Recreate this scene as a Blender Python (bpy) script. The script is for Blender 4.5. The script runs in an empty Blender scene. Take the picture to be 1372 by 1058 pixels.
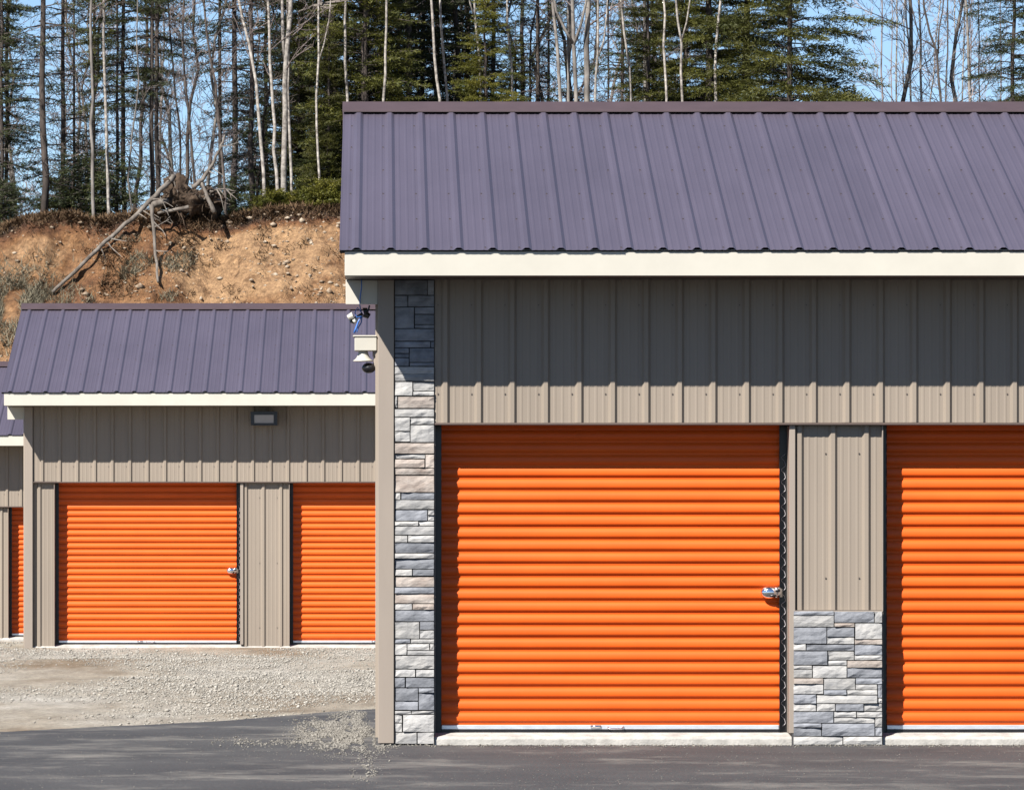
import bpy, math, random
import numpy as np
from mathutils import Vector, noise
random.seed(7)
S = bpy.context.scene
COL = S.collection
R = math.radians
# ------------------------------------------------------------------ camera, sky, sun, exposure
H = 1.353                     # camera height over the asphalt
D1 = 34.0                     # distance to the near facade
F = 196.3 * D1                # focal length in photo pixels
VX, VY = 509.0, 732.0         # principal point in the photograph (1372 x 1058)
cam = bpy.data.cameras.new('camera'); camo = bpy.data.objects.new('camera', cam); COL.objects.link(camo)
camo.location = (0, 0, H); camo.rotation_euler = (R(90), 0, 0)
cam.sensor_width = 36; cam.sensor_fit = 'HORIZONTAL'; cam.lens = 36 * F / 1372
cam.shift_x = (686 - VX) / 1372; cam.shift_y = (VY - 529) / 1372
cam.clip_start = .5; cam.clip_end = 5000
S.camera = camo
SUN = Vector((-.776, -1.0, 1.30)).normalized()          # towards the sun
W = bpy.data.worlds.new('World'); S.world = W; W.use_nodes = True
wn = W.node_tree; bg = wn.nodes['Background']
sky = wn.nodes.new('ShaderNodeTexSky'); sky.sky_type = 'NISHITA'; sky.sun_disc = False
sky.sun_elevation = math.asin(SUN.z); sky.sun_rotation = math.atan2(SUN.x, SUN.y)
sky.altitude = 200; sky.air_density = .8; sky.dust_density = .1; sky.ozone_density = 4.5
wn.links.new(sky.outputs[0], bg.inputs[0]); bg.inputs[1].default_value = .05
sl = bpy.data.lights.new('sun', 'SUN'); sl.energy = 5.0; sl.angle = R(.53); sl.color = (1, .95, .88)
slo = bpy.data.objects.new('sun', sl); COL.objects.link(slo)
slo.rotation_euler = (-SUN).to_track_quat('-Z', 'Y').to_euler(); slo.location = (-20, -20, 40)
S.view_settings.view_transform = 'Standard'; S.view_settings.look = 'None'
S.view_settings.gamma = 1; S.view_settings.exposure = 1.52
S.render.engine = 'CYCLES'

def at(px, py, Y):
    return Vector(((px - VX) / F * Y, Y, H - (py - VY) / F * Y))

# ------------------------------------------------------------------ materials
ALB = .53                     # overall reflectance that goes with this exposure
def mat(name, color, rough=.6, var=.12, scale=6., spec=.5, metal=0., bump=0., bscale=40., stretch=(1, 1, 1),
        orand=0., second=None, coords='Object', transl=0., detail=6., coat=0.):
    f_ = 1. if metal else .60 if transl else ALB
    color = tuple(c*f_ for c in color); second = tuple(c*f_ for c in second) if second else None
    m = bpy.data.materials.new(name); m.use_nodes = True
    n = m.node_tree.nodes; l = m.node_tree.links
    b = n['Principled BSDF']
    b.inputs['Roughness'].default_value = rough
    b.inputs['Specular IOR Level'].default_value = spec
    b.inputs['Metallic'].default_value = metal
    b.inputs['Coat Weight'].default_value = coat
    tc = n.new('ShaderNodeTexCoord'); mp = n.new('ShaderNodeMapping'); mp.inputs['Scale'].default_value = stretch
    l.new(tc.outputs[coords], mp.inputs[0])
    oi = n.new('ShaderNodeObjectInfo')
    ad = n.new('ShaderNodeVectorMath'); ad.operation = 'ADD'
    sc = n.new('ShaderNodeMath'); sc.operation = 'MULTIPLY'; sc.inputs[1].default_value = 37.
    l.new(oi.outputs['Random'], sc.inputs[0]); l.new(mp.outputs[0], ad.inputs[0]); l.new(sc.outputs[0], ad.inputs[1])
    nz = n.new('ShaderNodeTexNoise'); nz.inputs['Scale'].default_value = scale; nz.inputs['Detail'].default_value = detail
    nz.inputs['Roughness'].default_value = .62
    l.new(ad.outputs[0], nz.inputs['Vector'])
    rp = n.new('ShaderNodeValToRGB')
    c2 = second if second else tuple(min(1, c * (1 + var)) for c in color)
    c1 = color if second else tuple(c * (1 - var) for c in color)
    rp.color_ramp.elements[0].position = .32; rp.color_ramp.elements[1].position = .68
    rp.color_ramp.elements[0].color = (*c1, 1); rp.color_ramp.elements[1].color = (*c2, 1)
    l.new(nz.outputs['Fac'], rp.inputs[0])
    out = rp.outputs[0]
    if orand:
        mr = n.new('ShaderNodeMapRange'); mr.inputs[3].default_value = 1 - orand; mr.inputs[4].default_value = 1 + orand
        l.new(oi.outputs['Random'], mr.inputs[0])
        vm = n.new('ShaderNodeVectorMath'); vm.operation = 'SCALE'
        l.new(out, vm.inputs[0]); l.new(mr.outputs[0], vm.inputs['Scale']); out = vm.outputs[0]
    l.new(out, b.inputs['Base Color'])
    if bump:
        nb = n.new('ShaderNodeTexNoise'); nb.inputs['Scale'].default_value = bscale; nb.inputs['Detail'].default_value = 5
        l.new(ad.outputs[0], nb.inputs['Vector'])
        bp = n.new('ShaderNodeBump'); bp.inputs['Strength'].default_value = 1; bp.inputs['Distance'].default_value = bump
        l.new(nb.outputs['Fac'], bp.inputs['Height']); l.new(bp.outputs[0], b.inputs['Normal'])
    if transl:
        tr = n.new('ShaderNodeBsdfTranslucent'); l.new(out, tr.inputs[0])
        mx = n.new('ShaderNodeMixShader'); mx.inputs[0].default_value = transl
        l.new(b.outputs[0], mx.inputs[1]); l.new(tr.outputs[0], mx.inputs[2])
        l.new(mx.outputs[0], n['Material Output'].inputs[0])
    m['bsdf'] = 1
    return m

M = {}
M['siding'] = mat('siding', (.345, .290, .235), .5, .06, 1.6, .25, bump=.0012, bscale=2.2, stretch=(1, 1, .25), orand=.02)
M['trim'] = mat('trim', (.37, .315, .265), .5, .06, 3., .25, bump=.0006, bscale=4, stretch=(1, 1, .2))
M['lip'] = mat('lip', (.12, .085, .07), .5, .1, 6.)
M['roof'] = mat('roof_metal', (.102, .088, .122), .40, .10, 1.5, .4, bump=.0015, bscale=1.6, stretch=(1, .3, .3), orand=.06)
M['cap'] = mat('ridge_metal', (.085, .058, .064), .5, .1, 5., .4)
M['white'] = mat('white_trim', (.66, .63, .55), .5, .04, 3., .3, bump=.0008, bscale=3.)
M['orange'] = mat('orange_steel', (.93, .136, .013), .42, .09, 1.3, .22, bump=.0010, bscale=3.5, stretch=(1, 1, .6), orand=.03)
M['black'] = mat('black_rubber', (.012, .011, .013), .35, .3, 12.)
M['dark'] = mat('dark_inside', (.02, .018, .018), .8, .2, 5.)
M['silver'] = mat('galvanised_steel', (.62, .64, .67), .38, .12, 9., .5, metal=.75, stretch=(1, 4, 4))
M['chrome'] = mat('chrome', (.75, .74, .76), .12, .08, 9., .5, metal=1.)
M['wire'] = mat('grey_edge', (.55, .52, .55), .5, .1, 9.)
M['concrete'] = mat('concrete', (.50, .48, .445), .85, .25, 9., .3, bump=.004, bscale=60)
M['stone_l'] = mat('stone_pale', (.35, .35, .355), .9, .2, 9., .15, bump=.0035, bscale=42, stretch=(1, 1, 1.7), orand=.17, second=(.60, .585, .56))
M['stone_g'] = mat('stone_grey', (.19, .20, .225), .9, .2, 8., .15, bump=.0035, bscale=42, stretch=(1, 1, 1.7), orand=.2, second=(.37, .385, .42))
M['stone_b'] = mat('stone_beige', (.33, .27, .235), .9, .2, 7., .15, bump=.0035, bscale=42, stretch=(1, 1, 1.7), orand=.14, second=(.58, .52, .47))
M['mortar'] = mat('mortar', (.06, .058, .06), .95, .3, 20.)
M['glass_lens'] = mat('frosted_lens', (.42, .42, .44), .25, .06, 12., .6)
M['camwhite'] = mat('camera_plastic', (.62, .59, .51), .4, .03, 4.)
M['blue'] = mat('blue_cable', (.06, .2, .62), .45, .1, 20.)
M['screw'] = mat('screw_head', (.06, .045, .05), .45, .2, 9.)
M['screw_t'] = mat('screw_head_tan', (.16, .13, .11), .45, .2, 9.)
M['bark_d'] = mat('bark_dark', (.045, .037, .034), .95, .3, 7., .2, bump=.012, bscale=25, stretch=(1, 1, .35), orand=.35, second=(.14, .115, .10))
M['bark_g'] = mat('bark_grey', (.10, .09, .082), .9, .3, 6., .2, bump=.006, bscale=25, stretch=(1, 1, .4), orand=.25, second=(.36, .33, .30))
M['birch'] = mat('bark_birch', (.13, .11, .095), .8, .2, 7., .25, bump=.004, bscale=25, stretch=(1.2, 1.2, 1.5), orand=.2, second=(.60, .555, .50))
M['twig'] = mat('twigs', (.11, .085, .075), .9, .2, 5., .2, orand=.25, second=(.24, .20, .19))
M['twig_p'] = mat('pale_twigs', (.23, .19, .19), .9, .2, 5., .2, orand=.2, second=(.38, .33, .33))
M['fol_d'] = mat('needles_dark', (.016, .027, .009), .6, .3, 2.2, .3, orand=.25, second=(.070, .082, .022), transl=.2)
M['fol_g'] = mat('needles_olive', (.034, .048, .009), .6, .3, 1.7, .3, orand=.2, second=(.150, .145, .024), transl=.22)
M['fol_y'] = mat('needles_yellow_green', (.06, .078, .009), .6, .3, 1.9, .3, orand=.1, second=(.21, .19, .024), transl=.25)
M['deadwood'] = mat('weathered_wood', (.10, .083, .07), .9, .2, 7., .2, bump=.006, bscale=30, stretch=(1, 1, .3), second=(.27, .24, .21))
M['root'] = mat('root_mass', (.035, .024, .018), .95, .3, 7., .1, bump=.03, bscale=14, second=(.12, .085, .06))
M['rock'] = mat('pebbles', (.20, .13, .08), .9, .2, 5., .2, second=(.58, .49, .38), coords='Object', detail=2.)
M['rock2'] = mat('gravel_stones', (.20, .185, .16), .9, .2, 24., .2, second=(.62, .585, .52), coords='Object', detail=2.)
M['rock3'] = mat('spilled_gravel', (.15, .14, .125), .9, .2, 30., .2, second=(.40, .375, .33), coords='Object', detail=2.)
M['grass'] = mat('dead_grass', (.17, .145, .095), .9, .2, 1.2, .1, second=(.34, .31, .23), transl=.15)
M['grass_b'] = mat('brown_litter', (.085, .052, .03), .95, .2, 1.4, .1, second=(.26, .17, .10))

def ramp_node(n, stops):
    r = n.new('ShaderNodeValToRGB'); e = r.color_ramp.elements
    while len(e) < len(stops): e.new(.5)
    for i, (p, c) in enumerate(stops):
        e[i].position = p; e[i].color = (*c, 1)
    return r
def noise_node(n, l, vec, scale, detail=6, rough=.6):
    t = n.new('ShaderNodeTexNoise'); t.inputs['Scale'].default_value = scale
    t.inputs['Detail'].default_value = detail; t.inputs['Roughness'].default_value = rough
    l.new(vec, t.inputs['Vector']); return t.outputs['Fac']
def mix_node(n, l, fac, a, b, mode='MIX'):
    x = n.new('ShaderNodeMix'); x.data_type = 'RGBA'; x.blend_type = mode
    if isinstance(fac, float): x.inputs[0].default_value = fac
    else: l.new(fac, x.inputs[0])
    for s, v in ((6, a), (7, b)):
        if isinstance(v, tuple): x.inputs[s].default_value = (*v, 1)
        else: l.new(v, x.inputs[s])
    return x.outputs[2]
def newmat(name, rough):
    m = bpy.data.materials.new(name); m.use_nodes = True
    n = m.node_tree.nodes; l = m.node_tree.links
    b = n['Principled BSDF']; b.inputs['Roughness'].default_value = rough; b.inputs['Specular IOR Level'].default_value = .3
    tc = n.new('ShaderNodeTexCoord')
    return m, n, l, b, tc.outputs['Object']
def mapped(n, l, vec, s, loc=(0, 0, 0)):
    mp = n.new('ShaderNodeMapping'); mp.inputs['Scale'].default_value = s; mp.inputs['Location'].default_value = loc
    l.new(vec, mp.inputs[0]); return mp.outputs[0]
def bump_to(n, l, b, h, dist):
    bp = n.new('ShaderNodeBump'); bp.inputs['Distance'].default_value = dist
    l.new(h, bp.inputs['Height']); l.new(bp.outputs[0], b.inputs['Normal'])

def asphalt_mat():
    m, n, l, b, v = newmat('asphalt', .9)
    big = noise_node(n, l, mapped(n, l, v, (.6, .5, 1)), 1.3, 7, .68)
    fine = noise_node(n, l, v, 55, 4, .75)
    dust = noise_node(n, l, mapped(n, l, v, (.45, .45, 1), (3.1, 1.7, 0)), 1.5, 9, .74)
    base = ramp_node(n, [(.3, (.046, .046, .050)), (.7, (.090, .089, .091))]); l.new(big, base.inputs[0])
    fr = ramp_node(n, [(.3, (.45, .45, .45)), (.58, (1.1, 1.1, 1.1)), (.70, (2.6, 2.5, 2.35))]); l.new(fine, fr.inputs[0])
    c = mix_node(n, l, 1.0, base.outputs[0], fr.outputs[0], 'MULTIPLY')
    dr = ramp_node(n, [(.51, (0, 0, 0)), (.66, (.85, .85, .85))]); l.new(dust, dr.inputs[0])
    c = mix_node(n, l, dr.outputs[0], c, (.24, .225, .205))
    c = mix_node(n, l, 1.0, c, (ALB, ALB, ALB), 'MULTIPLY')
    l.new(c, b.inputs['Base Color']); bump_to(n, l, b, fine, .006)
    return m
def gravel_mat():
    m, n, l, b, v = newmat('gravel_ground', .95)
    big = noise_node(n, l, mapped(n, l, v, (.45, .14, 1)), .9, 6, .62)
    fine = noise_node(n, l, v, 26, 5, .8)
    mid = noise_node(n, l, mapped(n, l, v, (.8, .2, 1)), 5, 5, .7)
    base = ramp_node(n, [(.34, (.30, .225, .15)), (.46, (.45, .395, .315)), (.62, (.58, .545, .48))]); l.new(big, base.inputs[0])
    fr = ramp_node(n, [(.3, (.42, .41, .40)), (.5, (1, 1, 1)), (.72, (1.5, 1.5, 1.5))]); l.new(fine, fr.inputs[0])
    c = mix_node(n, l, 1.0, base.outputs[0], fr.outputs[0], 'MULTIPLY')
    mr = ramp_node(n, [(.35, (.72, .70, .68)), (.65, (1.12, 1.12, 1.12))]); l.new(mid, mr.inputs[0])
    c = mix_node(n, l, 1.0, c, mr.outputs[0], 'MULTIPLY')
    c = mix_node(n, l, 1.0, c, (ALB, ALB, ALB), 'MULTIPLY')
    l.new(c, b.inputs['Base Color']); bump_to(n, l, b, fine, .03)
    return m
def bank_mat():
    m, n, l, b, v = newmat('sandy_bank', .95)
    mid = noise_node(n, l, v, 3.4, 8, .74)
    fine = noise_node(n, l, v, 11, 5, .8)
    at_ = n.new('ShaderNodeAttribute'); at_.attribute_name = 'soil'
    nb = noise_node(n, l, mapped(n, l, v, (.8, .8, 1.2), (1.4, 0, .6)), 1.3, 6, .65)
    ma = n.new('ShaderNodeMath'); ma.operation = 'MULTIPLY_ADD'; l.new(nb, ma.inputs[0]); ma.inputs[1].default_value = .9
    l.new(at_.outputs['Fac'], ma.inputs[2])
    base = ramp_node(n, [(.38, (.05, .031, .02)), (.58, (.22, .10, .045)), (.78, (.38, .20, .09)), (1.0, (.60, .38, .205))])
    l.new(ma.outputs[0], base.inputs[0])
    mr = ramp_node(n, [(.34, (.42, .35, .30)), (.48, (.95, .91, .88)), (.66, (1.3, 1.28, 1.25))]); l.new(mid, mr.inputs[0])
    c = mix_node(n, l, 1.0, base.outputs[0], mr.outputs[0], 'MULTIPLY')
    fr = ramp_node(n, [(.3, (.5, .47, .45)), (.55, (1, 1, 1)), (.74, (1.6, 1.55, 1.5))]); l.new(fine, fr.inputs[0])
    c = mix_node(n, l, 1.0, c, fr.outputs[0], 'MULTIPLY')
    c = mix_node(n, l, 1.0, c, (ALB, ALB, ALB), 'MULTIPLY')
    l.new(c, b.inputs['Base Color']); bump_to(n, l, b, mid, .3)
    return m
M['asphalt'] = asphalt_mat(); M['gravel'] = gravel_mat(); M['bank'] = bank_mat()

# ------------------------------------------------------------------ mesh helpers
class MB:
    def __init__(s): s.v = []; s.f = []
    def quad(s, a, b, c, d):
        i = len(s.v); s.v += [tuple(a), tuple(b), tuple(c), tuple(d)]; s.f.append((i, i+1, i+2, i+3))
    def box(s, x0, x1, y0, y1, z0, z1):
        i = len(s.v)
        s.v += [(x0,y0,z0),(x1,y0,z0),(x1,y1,z0),(x0,y1,z0),(x0,y0,z1),(x1,y0,z1),(x1,y1,z1),(x0,y1,z1)]
        s.f += [(i,i+3,i+2,i+1),(i+4,i+5,i+6,i+7),(i,i+1,i+5,i+4),(i+1,i+2,i+6,i+5),(i+2,i+3,i+7,i+6),(i+3,i,i+4,i+7)]
        return s
    def prism_x(s, prof, x0, x1):          # prof: closed polygon of (y, z)
        n = len(prof); i = len(s.v)
        s.v += [(x0, y, z) for y, z in prof] + [(x1, y, z) for y, z in prof]
        s.f += [tuple(range(i, i+n)), tuple(range(i+2*n-1, i+n-1, -1))]
        for k in range(n): s.f.append((i+k, i+n+k, i+n+(k+1) % n, i+(k+1) % n))
        return s
    def sheet(s, A, B):                    # two polylines of equal length
        i = len(s.v); n = len(A); s.v += [tuple(p) for p in A] + [tuple(p) for p in B]
        for k in range(n-1): s.f.append((i+k, i+k+1, i+n+k+1, i+n+k))
        return s
    def tube(s, pts, rad, sides=6, cap=True):
        pts = [Vector(p) for p in pts]; n = len(pts); i = len(s.v)
        up = Vector((.13, .97, .2))
        for k, p in enumerate(pts):
            t = (pts[min(k+1, n-1)] - pts[max(k-1, 0)])
            if t.length < 1e-9: t = Vector((0, 0, 1))
            t.normalize(); a = t.cross(up)
            if a.length < .05: a = t.cross(Vector((1, 0, 0)))
            a.normalize(); b = t.cross(a); r = rad[k] if hasattr(rad, '__len__') else rad
            for q in range(sides):
                an = 2*math.pi*q/sides; w = p + (a*math.cos(an) + b*math.sin(an))*r
                s.v.append((w.x, w.y, w.z))
        for k in range(n-1):
            for q in range(sides):
                q2 = (q+1) % sides
                s.f.append((i+k*sides+q, i+k*sides+q2, i+(k+1)*sides+q2, i+(k+1)*sides+q))
        if cap:
            s.f.append(tuple(range(i+sides-1, i-1, -1))); s.f.append(tuple(range(i+(n-1)*sides, i+n*sides)))
        return s
    def ball(s, c, rx, ry, rz, seg=14, ring=8):
        pts = []; i = len(s.v)
        for k in range(1, ring):
            th = math.pi*k/ring
            for q in range(seg):
                ph = 2*math.pi*q/seg
                s.v.append((c[0]+rx*math.sin(th)*math.cos(ph), c[1]+ry*math.sin(th)*math.sin(ph), c[2]+rz*math.cos(th)))
        t = len(s.v); s.v += [(c[0], c[1], c[2]+rz), (c[0], c[1], c[2]-rz)]
        for k in range(ring-2):
            for q in range(seg):
                q2 = (q+1) % seg; s.f.append((i+k*seg+q, i+(k+1)*seg+q, i+(k+1)*seg+q2, i+k*seg+q2))
        for q in range(seg):
            q2 = (q+1) % seg; s.f.append((t, i+q, i+q2)); s.f.append((t+1, i+(ring-2)*seg+q2, i+(ring-2)*seg+q))
        return s
    def lathe(s, c, prof, seg=16):         # prof: (radius, z) top to bottom, vertical axis
        i = len(s.v); n = len(prof)
        for r, z in prof:
            for q in range(seg):
                ph = 2*math.pi*q/seg; s.v.append((c[0]+r*math.cos(ph), c[1]+r*math.sin(ph), c[2]+z))
        for k in range(n-1):
            for q in range(seg):
                q2 = (q+1) % seg; s.f.append((i+k*seg+q, i+(k+1)*seg+q, i+(k+1)*seg+q2, i+k*seg+q2))
        s.f.append(tuple(range(i, i+seg))); s.f.append(tuple(range(i+n*seg-1, i+(n-1)*seg-1, -1)))
        return s
    def mesh(s, name, material, smooth=False):
        me = bpy.data.meshes.new(name); me.from_pydata(s.v, [], s.f); me.materials.append(material)
        if smooth: me.polygons.foreach_set('use_smooth', [True]*len(me.polygons))
        me.update(); return me
    def build(s, name, material, parent=None, smooth=False):
        return link(name, s.mesh(name, material, smooth), parent)
def link(name, me, parent=None, loc=None):
    o = bpy.data.objects.new(name, me); COL.objects.link(o)
    if parent: o.parent = parent
    if loc: o.location = loc
    return o
def tag(o, label=None, cat=None, group=None, kind=None):
    if label: o['label'] = label
    if cat: o['category'] = cat
    if group: o['group'] = group
    if kind: o['kind'] = kind
    return o
def empty(name, loc, label, cat, group=None, rz=0, sc=1):
    o = bpy.data.objects.new(name, None); COL.objects.link(o); o.location = loc; o.rotation_euler = (0, 0, rz)
    o.scale = (sc, sc, sc); o.empty_display_size = .3
    return tag(o, label, cat, group)
def bevel(o, w, seg=1):
    m = o.modifiers.new('bevel', 'BEVEL'); m.width = w; m.segments = seg; m.limit_method = 'ANGLE'; return o
def np_mesh(name, V, Fc, material):        # V (n,3), Fc (m,k)
    me = bpy.data.meshes.new(name); k = Fc.shape[1]
    me.vertices.add(len(V)); me.vertices.foreach_set('co', np.ascontiguousarray(V, dtype=np.float32).ravel())
    me.loops.add(Fc.size); me.loops.foreach_set('vertex_index', np.ascontiguousarray(Fc, dtype=np.int32).ravel())
    me.polygons.add(len(Fc)); me.polygons.foreach_set('loop_start', np.arange(0, Fc.size, k, dtype=np.int32))
    me.polygons.foreach_set('loop_total', np.full(len(Fc), k, dtype=np.int32))
    me.materials.append(material); me.update(calc_edges=True); return me

# ------------------------------------------------------------------ ground
def gz(x, y):                              # level of the gravel
    d = max(0., min(1., (y - 67.) / 11.)); d = d*d*(3-2*d)
    e = max(0., min(1., (y - 43.) / 6.)); u = max(0., min(1., (y - 56.) / 8.))*(1 - d)
    z = -.012 + .045*u - .175*d + e*(.045*noise.noise((x*.30, y*.20, 3.)) + .02*noise.noise((x*.9, y*.5, 6.))) + .010*noise.noise((x*1.3, y*.8, 9.))
    return z
mb = MB(); xs = [-400, -120, -50, -25] + [-14 + .5*i for i in range(49)] + [18, 40, 120, 400]
ys = [-400, -60, 0, 20, 28] + [32 + .5*i for i in range(138)] + [110, 140, 200, 400, 900]
for y in ys:
    for x in xs: mb.v.append((x, y, gz(x, y) if 30 < y < 100 and -15 < x < 12 else (-.03 if y < 66 else -.2)))
nx = len(xs)
for j in range(len(ys)-1):
    for i in range(nx-1): mb.f.append((j*nx+i, j*nx+i+1, (j+1)*nx+i+1, (j+1)*nx+i))
g = mb.build('ground', M['gravel'], smooth=True); tag(g, 'pale gravel yard between the storage buildings', 'ground', kind='structure')

edge = [(-60, 33.2), (-25, 34.2), (-10, 35.1), (-5, 35.9)]
for px, py in ((0, 980), (60, 977), (130, 973), (200, 970), (270, 967), (330, 962.5), (390, 957.5), (440, 953), (480, 950.5), (508, 949)):
    Y = H*F/(py-VY); edge.append(((px-VX)/F*Y, Y))
edge += [(1.5, 43.0), (6, 45.), (14, 46), (60, 47)]
mb = MB(); pts = []
for k in range(len(edge)-1):
    (x0, y0), (x1, y1) = edge[k], edge[k+1]; m_ = max(1, min(14, int((x1-x0)/.06)))
    for q in range(m_):
        t = q/m_; x = x0+(x1-x0)*t; y = y0+(y1-y0)*t
        pts.append((x, y + .10*noise.noise((x*3, 1, 2)) + .05*noise.noise((x*11, 5, 2))))
pts.append(edge[-1])
mb.sheet([(x, -60, 0) for x, y in pts], [(x, y, 0) for x, y in pts])
mb.sheet([(x, y, 0) for x, y in pts], [(x, y+.03, -.05) for x, y in pts])
a = mb.build('road', M['asphalt']); tag(a, 'dark grey asphalt drive in front of the doors', 'road', kind='structure')

def stones(name, spots, material, label, cat, parent=None):   # loose stones as one mesh: spots (x, y, z, size)
    rng = np.random.default_rng(5); n = len(spots); P = np.array(spots)
    ico = np.array([(0,0,1),(.9,0,.3),(.28,.86,.3),(-.73,.53,.3),(-.73,-.53,.3),(.28,-.86,.3),(0,0,-.6)])
    fc = np.array([(0,1,2),(0,2,3),(0,3,4),(0,4,5),(0,5,1),(6,2,1),(6,3,2),(6,4,3),(6,5,4),(6,1,5)])
    V = ico[None]*rng.uniform(.6, 1.25, (n, 7, 1)); an = rng.uniform(0, 6.28, n); c, s_ = np.cos(an), np.sin(an)
    sx = rng.uniform(.7, 1.35, n); X = V[:, :, 0]*sx[:, None]; Y = V[:, :, 1]
    V = np.stack([X*c[:, None]-Y*s_[:, None], X*s_[:, None]+Y*c[:, None], V[:, :, 2]*rng.uniform(.55, .9, n)[:, None]], 2)
    V = V*P[:, 3][:, None, None]*.5 + P[:, None, :3]
    Fc = fc[None] + (np.arange(n)*7)[:, None, None]
    o = link(name, np_mesh(name, V.reshape(-1, 3), Fc.reshape(-1, 3), material), parent)
    return tag(o, label, cat, kind='stuff')
sp = []
def edgeY(x):
    for k in range(len(pts)-1):
        if pts[k][0] <= x <= pts[k+1][0]:
            t = (x-pts[k][0])/(pts[k+1][0]-pts[k][0]+1e-9); return pts[k][1]+t*(pts[k+1][1]-pts[k][1])
    return 40
while len(sp) < 62000:
    y = random.uniform(36, 80) if random.random() < .6 else random.uniform(40, 64); x = random.uniform(-509/F*y-1.5, .8)
    if y < edgeY(x)+.1 or (y > 64.5 and x > -4.9): continue
    dn = .35+1.5*noise.noise((x*.45, y*.13, 1.)) - (.55 if y < edgeY(x)+1.9 else 0)
    if random.random() > dn + .2: continue
    s = min(.065, .0145*math.exp(random.gauss(0, .45)))
    sp.append((x, y, gz(x, y)+s*.1, s))
stones('gravel', sp, M['rock2'], 'loose pale gravel spread over the yard', 'gravel')
sp = []
def spill(px, py):                         # density of the spilled gravel in photo pixels
    r = math.hypot((px-472)/58, (py-979)/23); d = 1.5*math.exp(-r**3)
    d *= 1 if py > 985 else 1-.85*max(0, min(1, (px-488)/10))
    d = max(d, .55*math.exp(-math.hypot((px-487)/11, (py-1029)/10)**2))
    d = max(d, .35*math.exp(-((py-994)/4.5)**2)*max(0, 1-(505-px)/260))
    return d*(.62+1.5*noise.noise((px*.06, py*.11, 3.3))+.8*noise.noise((px*.17, py*.3, 1.3)))
while len(sp) < 14000:
    px = random.uniform(230, 540); py = random.uniform(952, 1050)
    if random.random() > spill(px, py): continue
    Y = H*F/(py-VY); x = (px-VX)/F*Y
    s = min(.032, .0095*math.exp(random.gauss(0, .42)))
    if Y > 33.9 and x > -.03: continue
    sp.append((x, Y, s*.12, s))
for _ in range(1500):                      # crumbs along the foot of the facade
    x = random.uniform(0, 8.9); y = 34 - .03 - abs(random.gauss(0, .16)); s = .008 + .012*random.random()
    sp.append((x, y, s*.15, s))
for _ in range(9000):
    x = random.uniform(-5, 6); y = random.uniform(26, 36); s = .004+.007*random.random()**2
    if noise.noise((x*.5, y*.6, 4)) < random.uniform(-.5, .6): continue
    if y > 33.8 and x > -.1: continue
    sp.append((x, y, s*.15, s))
stones('loose_gravel', sp, M['rock3'], 'gravel spilled on the asphalt at the corner of the near building', 'gravel')

# ------------------------------------------------------------------ bank with the forest edge
RIM = [(-700, 300), (-60, 305), (0, 304), (14, 298), (30, 291), (62, 287), (100, 285), (122, 295), (150, 292), (178, 287), (205, 283), (236, 284),
       (262, 292), (300, 292), (318, 287), (345, 281), (400, 277), (450, 275), (700, 270), (1372, 268), (2200, 268)]
YR = 103.
def rim_z(x):
    px = x/YR*F + VX
    for k in range(len(RIM)-1):
        if RIM[k][0] <= px <= RIM[k+1][0]:
            t = (px-RIM[k][0])/(RIM[k+1][0]-RIM[k][0]); py = RIM[k][1]+t*(RIM[k+1][1]-RIM[k][1])
            return H - (py-VY)/F*YR
    return 8.2
def bank_y(x, t):                          # t = height fraction
    y = 94.5 + 8.5*t**1.15
    return y + .55*noise.noise((x*.45, t*3., 1.)) + .28*noise.noise((x*1.3, t*7., 4.)) + .20*noise.noise((x*3.7, t*18., 8.)) + .11*noise.noise((x*9, t*40., 8.))
mb = MB(); xs = [-140, -80, -40, -20] + [-11 + .075*i for i in range(178)] + [3+i*1.5 for i in range(18)] + [45, 90, 160]
NT = 90
for j in range(NT+1):
    t = j/NT
    for x in xs:
        rz = rim_z(x)
        mb.v.append((x, bank_y(x, t), -.25 + (rz+.25)*t + (.05*noise.noise((x*2.5, t*20, 2)) if t > .1 else 0)))
PL = [.25, .7, 1.5, 3, 6, 12, 25, 50]
for d in PL:
    for x in xs: mb.v.append((x, bank_y(x, 1)+d, rim_z(x) + (.10*noise.noise((x*1.2, d, 5)) if d < 10 else -.3*(d-10)/10)))
nx = len(xs)
for j in range(NT+len(PL)):
    for i in range(nx-1): mb.f.append((j*nx+i, j*nx+i+1, (j+1)*nx+i+1, (j+1)*nx+i))
b = mb.build('hill', M['bank'], smooth=True)
ca = b.data.attributes.new('soil', 'FLOAT', 'POINT'); vals = []
def soft(a, lo, hi):
    t = max(0, min(1, (a-lo)/(hi-lo))); return t*t*(3-2*t)
for x, y, z in mb.v:                       # soil layers: dark root mat on top, clean sand pocket, stony brown subsoil
    px = VX + x/y*F; dz = rim_z(x) - z
    v_ = .30
    sand = soft(px, 225, 265)*(1-soft(px, 395, 450))*soft(dz, .32, .55)*(1-soft(dz, 1.5, 2.1))
    v_ += .46*sand + .16*soft(px, 420, 450)*soft(dz, .2, .5)
    v_ += .20*soft(px, -10, 30)*(1-soft(px, 60, 130))*soft(dz, .35, .6)*(1-soft(dz, 1.0, 1.5))
    v_ += .12*soft(dz, 1.7, 2.3) - .34*(1-soft(dz, .10, .5))
    vals.append(v_)
ca.data.foreach_set('value', vals); tag(b, 'cut sandy orange bank below the forest', 'hill', kind='structure')
def on_bank(px, py, lift=0.):
    Y = 100.
    for _ in range(12):
        p = at(px, py, Y); t = max(0, min(1, (p.z+.25)/(rim_z(p.x)+.25))); Y = bank_y(p.x, t) if t < 1 else YR
    p = at(px, py, Y-lift); return p
sp = []
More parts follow.
